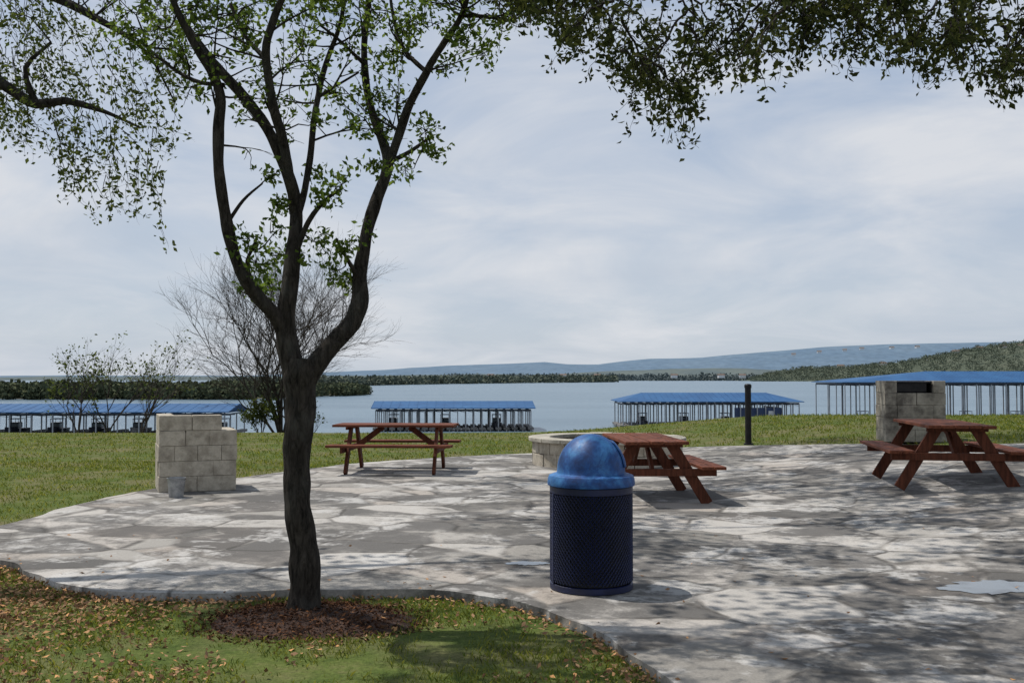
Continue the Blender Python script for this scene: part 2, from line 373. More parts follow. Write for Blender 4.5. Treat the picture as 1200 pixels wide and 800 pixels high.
def cluster(q,origin,c,r,nt,nl,leafs,ml,mt,droop=0.,tw=True,spr=.018):
    c=Vector(c); origin=Vector(origin)
    twig(q,origin,c,.007+.004*r,0,leafs,ml,mt,.02)
    for i in range(nt):
        d=Vector((random.gauss(0,1),random.gauss(0,1),random.gauss(0,.8)-droop)); d.normalize()
        s=origin.lerp(c,random.uniform(.6,1))
        twig(q,s,c+d*r*random.uniform(.4,1.1),.004,nl,leafs,ml,mt,spr)
def grow(q,p,d,L,r,dep,maxd,spread,leaf=None,more=0):
    pts=[p];dd=d.copy()
    for i in range(3):
        dd=(dd+Vector((random.gauss(0,.15),random.gauss(0,.15),random.gauss(0,.09)+.02))).normalized(); pts.append(pts[-1]+dd*L/3)
    q.tube(pts,[r,r*.85,r*.7,r*.55],5 if dep<2 else 3,0)
    if leaf is not None and dep>=maxd-1: leaf.append(pts)
    if dep>=maxd: return
    n=(random.choice([2,3,3]) if dep else 4)+more*(1 if dep>0 else 0)
    for k in range(n):
        i=random.choice([1,2,3,3]); nd=(dd+Vector((random.gauss(0,spread),random.gauss(0,spread),random.gauss(.02,spread*.7)))).normalized()
        grow(q,pts[i],nd,L*random.uniform(.6,.83),r*.56,dep+1,maxd,spread,leaf,more)
TY=tby
qt=QB(); skel=[]
def limb(pp,sides=14,rough=.12,k=.78):
    pts=[]
    for (px,py,wd,dd) in pp:
        Y=TY+dd; p=P(px,py,Y); pts.append((p.x,p.y,p.z,wd*k/2/F*Y))
    o=cr(pts,.035)
    for i,v in enumerate(o[1:],1):
        kk=.018*min(1,i/10)
        nv_=Vector(v[:3])*3.; v[0]+=kk*noise.noise(nv_); v[1]+=kk*noise.noise(nv_+Vector((9,9,9)))
    qt.tube([v[:3] for v in o],[max(.004,v[3]) for v in o],sides,0,rough)
    for v in o[::4]: skel.append(Vector(v[:3]))
limb([(355,740,74,0),(356,722,52,0),(357,700,43,0),(357,660,41,0),(354,620,38,0),(350,580,36,0),(349,540,37,0),(350,500,39,0),(351,465,43,0),(352,440,48,0),(352,420,36,0)],20,.13,.85)
limb([(347,455,36,0),(341,425,34,0),(335,398,31,0),(334,370,28,0),(339,335,25,.0),(344,290,22,.05),(346,245,21,.1),(337,205,19,.1),(319,160,17,.1),(292,120,16,.15),(262,88,15,.2),(235,55,13,.25),(212,20,11,.3),(195,-25,9,.4),(170,-90,5,.5)])
limb([(336,395,24,0),(322,370,22,-.05),(300,345,21,-.12),(281,312,19,-.2),(266,262,18,-.25),(257,200,17,-.3),(257,150,17,-.3),(258,112,16,-.3),(248,82,14,-.3),(222,40,12,-.35),(205,5,10,-.4),(190,-50,7,-.45),(180,-120,4,-.5)])
limb([(356,452,34,0),(373,425,30,.02),(393,400,28,.05),(413,377,26,.08),(422,352,25,.1),(421,322,21,.12),(428,280,19,.15),(441,235,18,.2),(454,195,18,.22),(446,160,14,.3),(434,115,12,.38),(427,60,10,.45),(430,10,8,.5),(440,-60,5,.6)])
limb([(454,198,15,.22),(467,160,14,.1),(482,118,13,0),(500,82,12,-.1),(522,48,10,-.2),(543,12,9,-.3),(556,-40,6,-.4),(575,-120,3,-.5)],10)
limb([(345,250,17,.1),(340,215,16,0),(330,165,15,-.1),(318,110,14,-.2),(312,60,13,-.3),(322,20,11,-.35),(335,-20,8,-.4),(345,-90,4,-.5)],10)
limb([(347,262,12,.1),(358,215,11,.15),(366,160,10,.2),(371,115,9,.25),(383,70,8,.3),(400,20,7,.3),(410,-50,4,.3)],8)
limb([(345,300,10,.05),(362,258,8,0),(380,235,6,-.05),(402,220,4,-.1)],7)
limb([(300,345,10,-.12),(290,310,7,-.2),(300,285,5,-.3)],7)
limb([(422,330,9,.1),(405,300,6,0),(395,280,4,-.1)],7)
limb([(456,190,8,.2),(480,178,6,.1),(505,160,4,0)],7)
limb([(262,100,8,-.3),(230,95,6,-.2),(195,75,5,-.1),(165,50,4,0)],7)
limb([(312,70,8,-.3),(285,40,6,-.2),(270,5,5,-.1)],7)
limb([(500,85,8,-.1),(475,60,6,0),(462,25,5,.1),(455,-10,4,.1)],7)
limb([(427,75,7,.4),(400,50,5,.3),(375,30,4,.2)],7)
limb([(540,18,7,-.3),(575,20,5,-.2),(605,25,4,0)],7)
limb([(266,262,7,-.25),(285,235,5,-.2),(308,215,3,-.2)],6)
limb([(371,115,6,.25),(395,100,4,.2),(420,85,3,.2)],6)
lf=[]; cand=[s for s in skel if s.z>2.9]
st_=random.getstate(); random.seed(33)
for i in range(54):
    s=random.choice(cand); d=Vector((random.gauss(0,.8),random.gauss(0,.6),random.uniform(-.1,1.1))).normalized()
    grow(qt,s,d,random.uniform(.18,.34),.0085,1,3,.5,lf)
random.setstate(st_)
oak=empty("oak_tree",(tbx,tby,TBZ)); meta(oak,"young oak with forked dark trunk and sparse fresh leaves on mulch","tree")
o=qt.build("trunk",[M_bark],oak,True,origin=(tbx,tby,TBZ))
qc=QB()
for pts in lf:
    if random.random()<.6 and pts[0].z>2.6:
        n=random.randint(4,8); c=np.array([tuple(pts[random.randint(1,3)]) for _ in range(n)])+rng.normal(size=(n,3))*.025; qc.leaves(c,.046,0,.55)
def near(p): return min(skel,key=lambda s:(s-p).length+ (0.5 if s.z>p.z+.3 else 0))
cl=[(150,15,45,6),(185,30,45,6),(225,10,45,6),(165,60,30,4),(215,65,28,4),(260,20,45,5),(295,15,40,5),(340,15,45,5),(380,25,45,5),(410,50,38,5),(440,15,45,5),(480,20,40,5),(515,30,40,6),(550,30,40,6),(590,25,38,6),(620,15,30,5),(560,65,25,5),(530,80,20,4),(365,85,30,4),(400,110,26,5),(385,140,20,3),(290,60,28,4),(320,75,22,3),(470,70,30,4),(500,150,24,6),(508,180,18,5),(475,200,22,5),(435,190,20,5),(455,150,18,3),(380,235,26,6),(403,215,20,5),(375,205,18,4),(322,240,24,6),(318,205,13,3),(330,262,15,3),(292,275,18,5),(302,310,28,7),(322,300,24,6),(288,335,20,5),(315,335,18,4),(375,285,26,6),(400,300,26,7),(408,330,22,6),(385,320,18,4),(350,300,14,2),(430,270,12,2),(240,110,14,2),(420,150,15,3),(445,115,18,3),(310,350,14,3),(540,45,30,6),(455,55,28,4),(345,50,30,4)]
for (px,py,r,nt) in cl:
    Y=TY+random.uniform(-.45,.45); c=P(px,py,Y); cluster(qc,near(c),c,r/F*Y*1.1,nt,16,.048,0,1,spr=.026)
for i in range(18):
    px=random.uniform(120,625); py=random.uniform(-25,1)+ 60*random.random()**2; Y=TY+random.uniform(-.6,.6)
    c=P(px,py,Y); cluster(qc,near(c),c,.2,6,14,.047,0,1,spr=.03)
for i in range(50):
    px=random.uniform(120,640); py=random.uniform(-260,-25); Y=TY+random.uniform(-1.3,1.3)
    c=P(px,py,Y); cluster(qc,near(c),c,.32,7,18,.06,0,1)
o=qc.build("crown",[M_leaf,M_bark],oak,False,origin=(tbx,tby,TBZ))
# ---- overhanging oak (upper right)
def interp(x,tab): return float(np.interp(x,[a for a,b in tab],[b for a,b in tab]))
envR=[(585,5),(610,30),(640,50),(680,85),(700,60),(720,95),(742,165),(760,140),(785,150),(803,195),(815,160),(835,120),(870,115),(890,85),(910,66),(940,72),(1000,85),(1050,92),(1090,120),(1120,95),(1150,125),(1170,150),(1200,125),(1260,140)]
T2=(6.4,5.6); z2=float(patio_h(*T2)); oak2=empty("oak_tree",(T2[0],T2[1],z2)); meta(oak2,"live oak with long leafy boughs hanging over the patio","tree")
q=QB(); tr=[(T2[0],T2[1],z2-.1,.32),(T2[0],T2[1],z2+.3,.25),(6.3,5.65,1.5,.22),(6.1,5.8,2.8,.2),(5.8,6.0,3.9,.18)]
def bough(q,l,sides=10):
    o=cr(l,.08); q.tube([v[:3] for v in o],[max(.006,v[3]) for v in o],sides,0,.1); return [Vector(v[:3]) for v in o[::2]]
sk=bough(q,tr,14)
B=[[(5.8,6.0,3.9,.16),(4.8,6.2,4.6,.12),(3.4,6.3,4.75,.09),(2.0,6.2,4.6,.06),(.9,6.1,4.35,.035),(.3,6.,4.1,.015)],
   [(5.8,6.0,3.9,.14),(5.2,7.2,4.9,.1),(4.0,8.0,5.2,.08),(2.6,8.3,5.3,.05),(1.2,8.2,5.1,.02)],
   [(6.1,5.8,2.8,.12),(5.0,5.0,3.6,.09),(3.6,4.9,3.9,.06),(2.4,5.0,4.0,.04),(1.4,5.1,3.8,.02)],
   [(5.8,6.0,3.9,.14),(6.3,7.0,5.3,.1),(6.0,8.5,6.0,.06),(5.0,10.,6.4,.03)]]
for b in B: sk+=bough(q,b)
q.build("trunk",[M_bark],oak2,True,origin=(T2[0],T2[1],z2))
q=QB()
def arch(px0,py0,px1,py1,Y,n=6,hang=34):
    a=P(px0,py0,Y); b=P(px1,py1,Y+random.uniform(-.3,.3)); d=b-a; pts=[]
    for i in range(9):
        t_=i/8; pts.append(a.lerp(b,t_)+Vector((0,0,.18*d.length*math.sin(math.pi*t_*.9)))+Vector((random.gauss(0,.012),random.gauss(0,.02),random.gauss(0,.012))))
    q.tube(pts,[.009*(1-.75*i/8) for i in range(9)],4,1)
    for k in range(n):
        t_=random.uniform(.2,1)*8; i=min(7,int(t_)); p=pts[i].lerp(pts[i+1],t_-i)
        dd=(d.normalized()*.6+Vector((random.gauss(0,.7),random.gauss(0,.6),random.gauss(-.45,.5)))).normalized()
        twig(q,p,p+dd*random.uniform(.5,1.3)*hang/F*Y,.0035,random.randint(7,12),.048,0,1,.026,asp=.5,sub=1,start=.1)
NA=136
for i in range(NA):
    x=592+(1280-592)*(i+random.random())/NA; e=interp(x,envR)
    yb=e*(random.uniform(.1,1.0) if random.random()<.5 else random.uniform(.75,1.0))-14
    L=random.uniform(45,110); Y=random.uniform(5.,7.4)
    arch(x+random.choice([-1,1])*random.uniform(10,60),yb-L,x,yb,Y)
for i in range(60):
    x=600+680*(i+random.random())/60; py=random.uniform(-190,-14); Y=random.uniform(5,8.2); c=P(x,py,Y)
    s=min(sk,key=lambda s:(s-c).length); cluster(q,s,c,.32,7,14,.055,0,1,.2,spr=.03)
q.build("crown",[M_leafdark,M_bark],oak2,False,origin=(T2[0],T2[1],z2))
# ---- upper-left oak
T3=(-7.6,8.6); z3=float(ground_h(*T3)); oak3=empty("oak_tree",(T3[0],T3[1],z3)); meta(oak3,"live oak with fine drooping olive green twigs","tree")
q=QB(); sk=bough(q,[(T3[0],T3[1],z3-.1,.3),(T3[0],T3[1],z3+.3,.24),(-7.4,8.6,1.6,.21),(-7.1,8.6,3.2,.18),(-6.6,8.6,4.6,.14)],14)
p1=P(-60,60,8.4);p2=P(0,97,8.3);p3=P(42,122,8.2);p4=P(75,118,8.2);p5=P(120,130,8.1)
B=[[(-7.1,8.6,3.2,.14),(p1.x,p1.y,p1.z,.06),(p2.x,p2.y,p2.z,.05),(p3.x,p3.y,p3.z,.038),(p4.x,p4.y,p4.z,.03),(p5.x,p5.y,p5.z,.018),tuple(P(165,150,8.1))+(.008,)],
   [(-6.6,8.6,4.6,.12),tuple(P(-60,-60,8.6))+(.08,),tuple(P(30,-20,8.5))+(.05,),tuple(P(110,20,8.4))+(.03,),tuple(P(170,60,8.3))+(.014,),tuple(P(205,120,8.3))+(.006,)],
   [tuple(p3)+(.03,),tuple(P(30,80,8.2))+(.02,),tuple(P(60,50,8.2))+(.012,)],
   [(-6.6,8.6,4.6,.12),(-5.6,9.4,5.9,.09),(-4.2,10,6.6,.05),(-3,10.3,6.7,.02)]]
for b in B: sk+=bough(q,b,8)
q.build("trunk",[M_bark],oak3,True,origin=(T3[0],T3[1],z3))
q=QB(); envL=[(-60,210),(0,210),(25,200),(45,130),(60,140),(80,250),(110,250),(130,290),(150,250),(170,285),(188,295),(200,210),(215,150),(230,90),(250,50)]
for i in range(235):
    x=random.uniform(-60,228); e=interp(x,envL); yb=e*random.uniform(.1,1.0)**.75
    L=random.uniform(35,80); Y=random.uniform(7.4,9.2)
    a=P(x-random.uniform(-10,45),yb-L,Y+random.uniform(-.3,.3)); b=P(x,yb,Y)
    twig(q,a,b,.0035,random.randint(9,17),.050,0,1,.026,asp=.5,sub=1,start=.1)
for i in range(36):
    c=P(random.uniform(-90,210),random.uniform(-160,5),random.uniform(7.5,9.5)); s=min(sk,key=lambda s:(s-c).length); cluster(q,s,c,.4,6,15,.05,0,1,.2,spr=.03)
q.build("crown",[M_leafolive,M_bark],oak3,False,origin=(T3[0],T3[1],z3))
# ---- tall shade tree, crown above the view
T4=(13.5,16.5); z4=float(patio_h(*T4)); oak4=empty("oak_tree",(T4[0],T4[1],z4)); meta(oak4,"tall live oak shading the patio with a wide crown","tree")
q=QB(); sk=bough(q,[(13.5,16.5,z4-.1,.5),(13.5,16.5,z4+.5,.38),(13.3,16.4,3,.33),(12.8,16.2,5.6,.3),(12,16,7.6,.26)],14)
for b in [[(12.8,16.2,5.6,.24),(10,15.5,8.2,.18),(7,14.5,9.0,.13),(4,13.5,9.2,.09),(1,13,9.1,.05),(-3,12.6,9.,.02)],
          [(12,16,7.6,.22),(9.5,17.5,9.3,.16),(6.5,18.3,10,.11),(3.5,18.5,10.2,.07),(-2.5,18.5,10.2,.03)],
          [(12,16,7.6,.2),(10,13,8.6,.15),(8,11,8.8,.1),(5.5,9.5,8.8,.06),(1.5,8.7,8.6,.02)],
          [(12,16,7.6,.2),(13,18,9.5,.14),(12,20.5,10.6,.08),(9,22,11,.03)]]: sk+=bough(q,b,10)
q.build("trunk",[M_bark],oak4,True,origin=(T4[0],T4[1],z4))
q=QB()
for i in range(620):
    x=random.uniform(-6,13); y=random.uniform(8.5,23)
    if x<-3.0 and random.random()<.65: continue
    z=CH+y*(442/1200.)+.8+random.uniform(0,2.0)
    if noise.noise(Vector((x*.5,y*.5,3)))<-.08+.13*(x<-1.5): continue
    c=Vector((x,y,z)); s=min(sk,key=lambda s:(s-c).length)
    twig(q,s.lerp(c,.5),c,.012,0,.1,0,1,0)
    n=75; d=rng.normal(size=(n,3))*np.array([.33,.33,.2]); q.leaves(np.array(tuple(c))+d,.15,0,.6,flat=.4)
q.build("crown",[M_leafshade,M_bark],oak4,False,origin=(T4[0],T4[1],z4))
# ---- bare tree
bx,by=P(330,500,34).x,34.; bz=float(ground_h(bx,by)); bt=empty("bare_tree",(bx,by,bz)); meta(bt,"leafless multi stemmed tree with fine grey twigs by the lake","tree")
q=QB(); random.seed(12)
for k in range(9):
    a=2*math.pi*k/9+random.uniform(-.2,.2); s=random.uniform(.15,.72)
    grow(q,Vector((0,0,-.1)),Vector((math.cos(a)*s,math.sin(a)*s,1)).normalized(),2.45,.05,0,5,.40,None,1)
o=q.build("trunk",[M_bare],bt)
def sapling(px,Y,h,seed,label,lean=0,nl=4,dens=.38):
    random.seed(seed); X=P(px,500,Y).x; z=float(ground_h(X,Y)); e=empty("sapling",(X,Y,z)); meta(e,label,"small tree",group="saplings at the lawn edge")
    q=QB();lf=[]
    for k in range(3): grow(q,Vector((0,0,-.1)),Vector((random.gauss(lean,.13),random.gauss(0,.15),1)).normalized(),h*.38,.025,0,4,.28,lf)
    q.build("trunk",[M_bare],e); q=QB()
    for pts in lf:
        if random.random()<dens:
            c=np.array([tuple(pts[random.randint(1,3)]) for _ in range(nl)])+rng.normal(size=(nl,3))*.06; q.leaves(c,.10,0,.55)
    q.build("crown",[M_leafolive],e)
sapling(92,29,2.7,3,"thin sapling with sparse dark leaves at the lawn edge"); sapling(126,30,2.9,5,"thin sapling with sparse dark leaves at the lawn edge"); sapling(165,31,3.3,8,"thin sapling with sparse dark leaves at the lawn edge",0,2)
sapling(305,33,1.4,9,"low scrubby sapling beside the bare tree",0,6,.7); sapling(365,33,1.3,19,"low scrubby sapling beside the bare tree",0,2)
random.seed(5)
# ---------------------------------------------------------------- box / beam helpers
def bbox(bm,c,s,rz=0,mi=0,rot=None):
    r=bmesh.ops.create_cube(bm,size=1); M=Matrix.Translation(c)@(rot if rot is not None else Matrix.Rotation(rz,4,'Z'))@Matrix.Diagonal((s[0],s[1],s[2],1))
    bmesh.ops.transform(bm,matrix=M,verts=r['verts'])
    for f in set(f for v in r['verts'] for f in v.link_faces): f.material_index=mi
def beam(bm,a,b,w,h,mi=0):
    a=Vector(a);b=Vector(b);d=b-a; z=d.normalized(); ref=Vector((1,0,0)) if abs(z.x)<.9 else Vector((0,1,0))
    x=ref-z*ref.dot(z); x.normalize(); y=z.cross(x)
    R=Matrix((x,y,z)).transposed().to_4x4()
    bbox(bm,(a+b)/2,(w,h,d.length),rot=R,mi=mi)
def bm_obj(name,bm,mats,parent=None,bevel=0,smooth=False,loc=None):
    bmesh.ops.recalc_face_normals(bm,faces=bm.faces[:])
    if smooth:
        for f in bm.faces:f.smooth=True
    me=bpy.data.meshes.new(name); bm.to_mesh(me); bm.free()
    for m in mats: me.materials.append(m)
    o=link(name,me,parent,loc)
    if bevel:
        b=o.modifiers.new("b",'BEVEL'); b.width=bevel; b.segments=2; b.limit_method='ANGLE'
    return o
# ---------------------------------------------------------------- picnic tables
def picnic(x,y,rz,L,label,z=None):
    e=empty("picnic_table",(x,y,float(patio_h(x,y)) if z is None else z),rz); meta(e,label,"picnic table",group="picnic tables on the patio")
    bm=bmesh.new()
    for i in range(5): bbox(bm,(random.uniform(-.008,.008),-.306+i*.153,.745+random.uniform(-.002,.002)),(L,.143,.038))
    bm_obj("tabletop",bm,[M_wood],e,.005)
    for s in (-1,1):
        bm=bmesh.new()
        for i in range(2): bbox(bm,(random.uniform(-.01,.01),s*(.60+i*.15),.447),(L,.14,.038))
        bm_obj("bench_seat",bm,[M_wood],e,.005)
    for sx in (-1,1):
        X=sx*(L/2-.28)
        for s in (-1,1):
            bm=bmesh.new(); beam(bm,(X,s*.22,.722),(X,s*.66,.0),.045,.13); bm_obj("leg",bm,[M_wood2],e,.004)
        bm=bmesh.new(); beam(bm,(X+sx*.046,-.76,.382),(X+sx*.046,.76,.382),.04,.09); bbox(bm,(X+sx*.046,0,.703),(.04,.70,.04)); bm_obj("crossbar",bm,[M_wood2],e,.004)
        bm=bmesh.new(); beam(bm,(X-sx*.05,0,.40),(X-sx*.48,0,.72),.09,.04); bm_obj("brace",bm,[M_wood2],e,.004)
    return e
picnic(-1.88,16.7,math.radians(-3),1.95,"reddish brown wooden picnic table beside the stone grill")
picnic(1.66,13.05,math.radians(93),1.95,"reddish brown wooden picnic table beside the round stone fire pit")
picnic(5.43,13.0,math.radians(81),2.0,"reddish brown wooden picnic table standing in dappled shade")
# ---------------------------------------------------------------- trash can
tx,ty=G(693,688)
can=empty("trash_can",(tx,ty,float(patio_h(tx,ty)))); meta(can,"round navy perforated steel trash can with blue domed lid","trash can")
R=.295; H0,H1=.06,.70
bm=bmesh.new(); N=64; rows=34; V={}
for j in range(rows*1+1):
    for i in range(N):
        a=2*math.pi*(i+(.5 if j%2 else 0))/N; V[(i,j)]=bm.verts.new((R*math.cos(a),R*math.sin(a),H0+(H1-H0)*j/rows))
for j in range(rows-1):
    for i in range(N):
        if j%2==0: f=(V[(i,j)],V[(i,j+1)],V[(i,j+2)],V[((i-1)%N,j+1)])
        else: f=(V[(i,j)],V[((i+1)%N,j+1)],V[(i,j+2)],V[(i,j+1)])
        bm.faces.new(f)
body=bm_obj("perforated_body",bm,[M_bluebody],can); wf=body.modifiers.new("w",'WIREFRAME'); wf.thickness=.011; wf.use_even_offset=False
def lathe(name,prof,mats,parent,seg=64,smooth=True,loc=None):
    q=QB(); n=len(prof); V=[];Fc=[]
    for (r,z) in prof:
        for k in range(seg): a=2*math.pi*k/seg; V.append((r*math.cos(a),r*math.sin(a),z))
    for i in range(n-1):
        for k in range(seg): Fc.append((i*seg+k,i*seg+(k+1)%seg,(i+1)*seg+(k+1)%seg,(i+1)*seg+k))
    q.add(V,Fc,0); o=q.build(name,mats,parent,smooth)
    if loc is not None:o.location=loc
    m=o.modifiers.new("e",'EDGE_SPLIT'); m.split_angle=math.radians(35)
    return o
lathe("liner",[(.001,.05),(.27,.05),(.275,.72),(.255,.72),(.25,.1)],[M_liner],can)
lathe("base_band",[(.001,.0),(.285,.0),(.300,.006),(.300,.045),(.29,.05),(.28,.03)],[M_bluebody],can)
lathe("rim_band",[(.285,.685),(.300,.69),(.302,.735),(.29,.742)],[M_bluebody],can)
for k in range(2):
    a=math.radians(20+180*k); bm=bmesh.new(); bbox(bm,(.3*math.cos(a),.3*math.sin(a),.37),(.008,.03,.63),rz=a); bm_obj("strap",bm,[M_bluebody],can,.003)
prof=[(.29,.738),(.315,.742),(.318,.752),(.314,.79),(.305,.812),(.275,.823),(.252,.828),(.247,.84)]
for k in range(1,20):
    a=math.pi/2*k/19; prof.append((max(.247*math.cos(a),.0008),.845+.265*math.sin(a)))
lathe("domed_lid",prof,[M_bluelid],can)
bm=bmesh.new()
gv=[[bm.verts.new((.251*math.cos(e_)*math.cos(a_),.251*math.cos(e_)*math.sin(a_),.845+.269*math.sin(e_))) for a_ in np.linspace(math.radians(-25),math.radians(55),12)] for e_ in np.linspace(math.radians(6),math.radians(52),9)]
for i in range(8):
    for j in range(11): bm.faces.new((gv[i][j],gv[i][j+1],gv[i+1][j+1],gv[i+1][j]))
o=bm_obj("swing_door",bm,[M_bluelid],can,0,True); s_=o.modifiers.new("s",'SOLIDIFY'); s_.thickness=.006; s_.offset=1
# ---------------------------------------------------------------- grills
def grill(x,y,z,rz,W,D,nc,ch,label,topfull,soot,mat,frontfull=False):
    e=empty("stone_grill",(x,y,z),rz); meta(e,label,"stone grill",group="limestone barbecue grills")
    bm=bmesh.new(); T=.2
    def row(x0,y0,x1,y1,k,zc,jit=.006,skip=None):
        n=k; ts=[0]+sorted([ (i/n)+random.uniform(-.06,.06) for i in range(1,n)])+[1]
        dx,dy=x1-x0,y1-y0
        for a,b in zip(ts[:-1],ts[1:]):
            if skip and skip((a+b)/2): continue
            g_=.003
            cx=x0+dx*(a+b)/2; cy=y0+dy*(a+b)/2
            sx=abs(dx)*(b-a)-g_ if abs(dx)>abs(dy) else T; sy=abs(dy)*(b-a)-g_ if abs(dy)>abs(dx) else T
            bbox(bm,(cx+random.uniform(-jit,jit),cy+random.uniform(-jit,jit),zc),(sx,sy,ch-.004),rz=random.uniform(-.008,.008))
    for c in range(nc):
        zc=ch*(c+.5); odd=c%2; top=c==nc-1; cut=top and not topfull
        if cut: row(-W/2,-D/2+T/2,W/2-.2,-D/2+T/2,2,zc)
        elif odd: row(-W/2,-D/2+T/2,W/2,-D/2+T/2,3,zc)
        else: row(-W/2+T,-D/2+T/2,W/2-T,-D/2+T/2,2,zc)
        ys0=-D/2+(T if (odd or cut) else 0)
        row(-W/2+T/2,ys0,-W/2+T/2,D/2,2,zc)
        if not cut: row(W/2-T/2,ys0,W/2-T/2,D/2,2,zc)
        if c<nc-(1 if frontfull else 2): row(-W/2+T,D/2-T/2,W/2-T,D/2-T/2,2,zc)
    bm_obj("block_wall",bm,[mat],e,.006)
    bm=bmesh.new(); hh=ch*nc-(ch if not topfull else .0)-.03
    bbox(bm,(0,-D/2+.1,hh/2),(W-.04,.165,hh)); bbox(bm,(-W/2+.1,.0,hh/2),(.165,D-.04,hh-.004)); bbox(bm,(W/2-.1,.0,hh/2),(.165,D-.04,hh-.008))
    bm_obj("mortar_core",bm,[M_mortar],e)
    bm=bmesh.new(); zf=ch*(nc-2)-.03; bbox(bm,(0,0,zf/2),(W-.33,D-.33,zf)); bm_obj("hearth",bm,[M_soot],e,.01)
    if soot:
        zt=ch*nc
        bm=bmesh.new(); bbox(bm,(0,-D/2+.212,(zf+zt)/2),(W-.402,.02,zt-zf-.01)); bbox(bm,(-W/2+.212,.02,(zf+zt)/2),(.02,D-.3,zt-zf-.012)); bbox(bm,(W/2-.212,.02,(zf+zt)/2),(.02,D-.3,zt-zf-.012)); bm_obj("firebox_lining",bm,[M_soot],e)
        bm=bmesh.new(); bbox(bm,(.0,.02,zt-.03),(W-.44,D-.1,.02))
        bbox(bm,(.06,D/2-.06,zt-.12),(W-.5,.012,.16))
        bm_obj("cooking_plate",bm,[M_iron],e,.004)
    else:
        bm=bmesh.new()
        for i in range(16): bbox(bm,(-W/2+.22+i*(W-.44)/15,0.0,ch*(nc-1)-.06),(.01,D-.42,.01))
        bbox(bm,(0,-D/2+.22,ch*(nc-1)-.073),(W-.41,.014,.014)); bbox(bm,(0,D/2-.22,ch*(nc-1)-.073),(W-.41,.014,.014)); bm_obj("grate",bm,[M_iron],e)
    return e
gx,gy=G(222,577)
grill(gx-.09,gy+.54,0,math.radians(22),1.0,.84,5,.203,"pale limestone block barbecue grill with stepped top course",False,False,M_stone)
gx2=P(1067,518,18.4).x; grill(gx2,18.4,float(patio_h(gx2,18.2)),math.radians(172),1.02,.8,5,.215,"weathered limestone grill with sooty black firebox",True,True,M_stonesoot,True)
bx_,by_=G(211,581)
bk=empty("bucket",(bx_-.01,by_-.12,0)); meta(bk,"small galvanised metal bucket standing against the stone grill","bucket")
lathe("pail",[(.001,.005),(.085,.005),(.088,0),(.112,.235),(.118,.24),(.118,.248),(.110,.248),(.086,.02),(.001,.02)],[M_zinc],bk,32)
q=QB(); q.tube([(.115*math.cos(a),.115*math.sin(a)*.25-.09*math.sin(a),.235-.05*math.sin(a)) for a in np.linspace(0,math.pi,14)],[.003]*14,6,0); q.build("handle",[M_iron],bk,True)
# ---------------------------------------------------------------- fire pit
fx,fy=P(711,530,18.2).x,18.2; fp=empty("fire_pit",(fx,fy,float(patio_h(fx,fy-.6)))); meta(fp,"low round limestone fire pit with pale capstones","fire pit")
def ring(name,R0,T,z0,z1,n,off,mat,jit=.01):
    bm=bmesh.new()
    for k in range(n):
        a0=2*math.pi*(k+off)/n+.006; a1=2*math.pi*(k+1+off)/n-.006; ro=R0+random.uniform(-jit,jit); dz=random.uniform(-.006,.006); vs=[]
        for z in (z0,z1+dz):
            for r_,aa in ((ro,(a0,(a0+a1)/2,a1)),(ro-T,(a1,(a0+a1)/2,a0))):
                for a in aa: vs.append(bm.verts.new((r_*math.cos(a),r_*math.sin(a),z)))
        bm.faces.new(vs[0:6][::-1]); bm.faces.new(vs[6:12])
        for i in range(6): bm.faces.new((vs[i],vs[(i+1)%6],vs[6+(i+1)%6],vs[6+i]))
    return bm_obj(name,bm,[mat],fp,.008)
ring("stone_course",1.32,.27,-.03,.20,24,0,M_stone); ring("stone_course",1.32,.27,.205,.40,24,.5,M_stone); ring("capstone",1.39,.38,.405,.47,19,.2,M_stonecap)
lathe("ash_bed",[(.001,.05),(1.07,.04)],[M_soot],fp,32)
# ---------------------------------------------------------------- post
px_,py_=G(877,521); pst=empty("bollard_post",(px_,py_,float(patio_h(px_,py_)))); meta(pst,"dark slim metal post at the patio edge","post")
hp=(521-450)/1200*py_
lathe("shaft",[(.001,0),(.09,0),(.09,.03),(.062,.035),(.06,hp-.1),(.06,hp-.08)],[M_iron],pst,24)
lathe("cap",[(.06,hp-.081),(.07,hp-.078),(.07,hp-.02),(.05,hp),(.001,hp+.005)],[M_iron],pst,24)
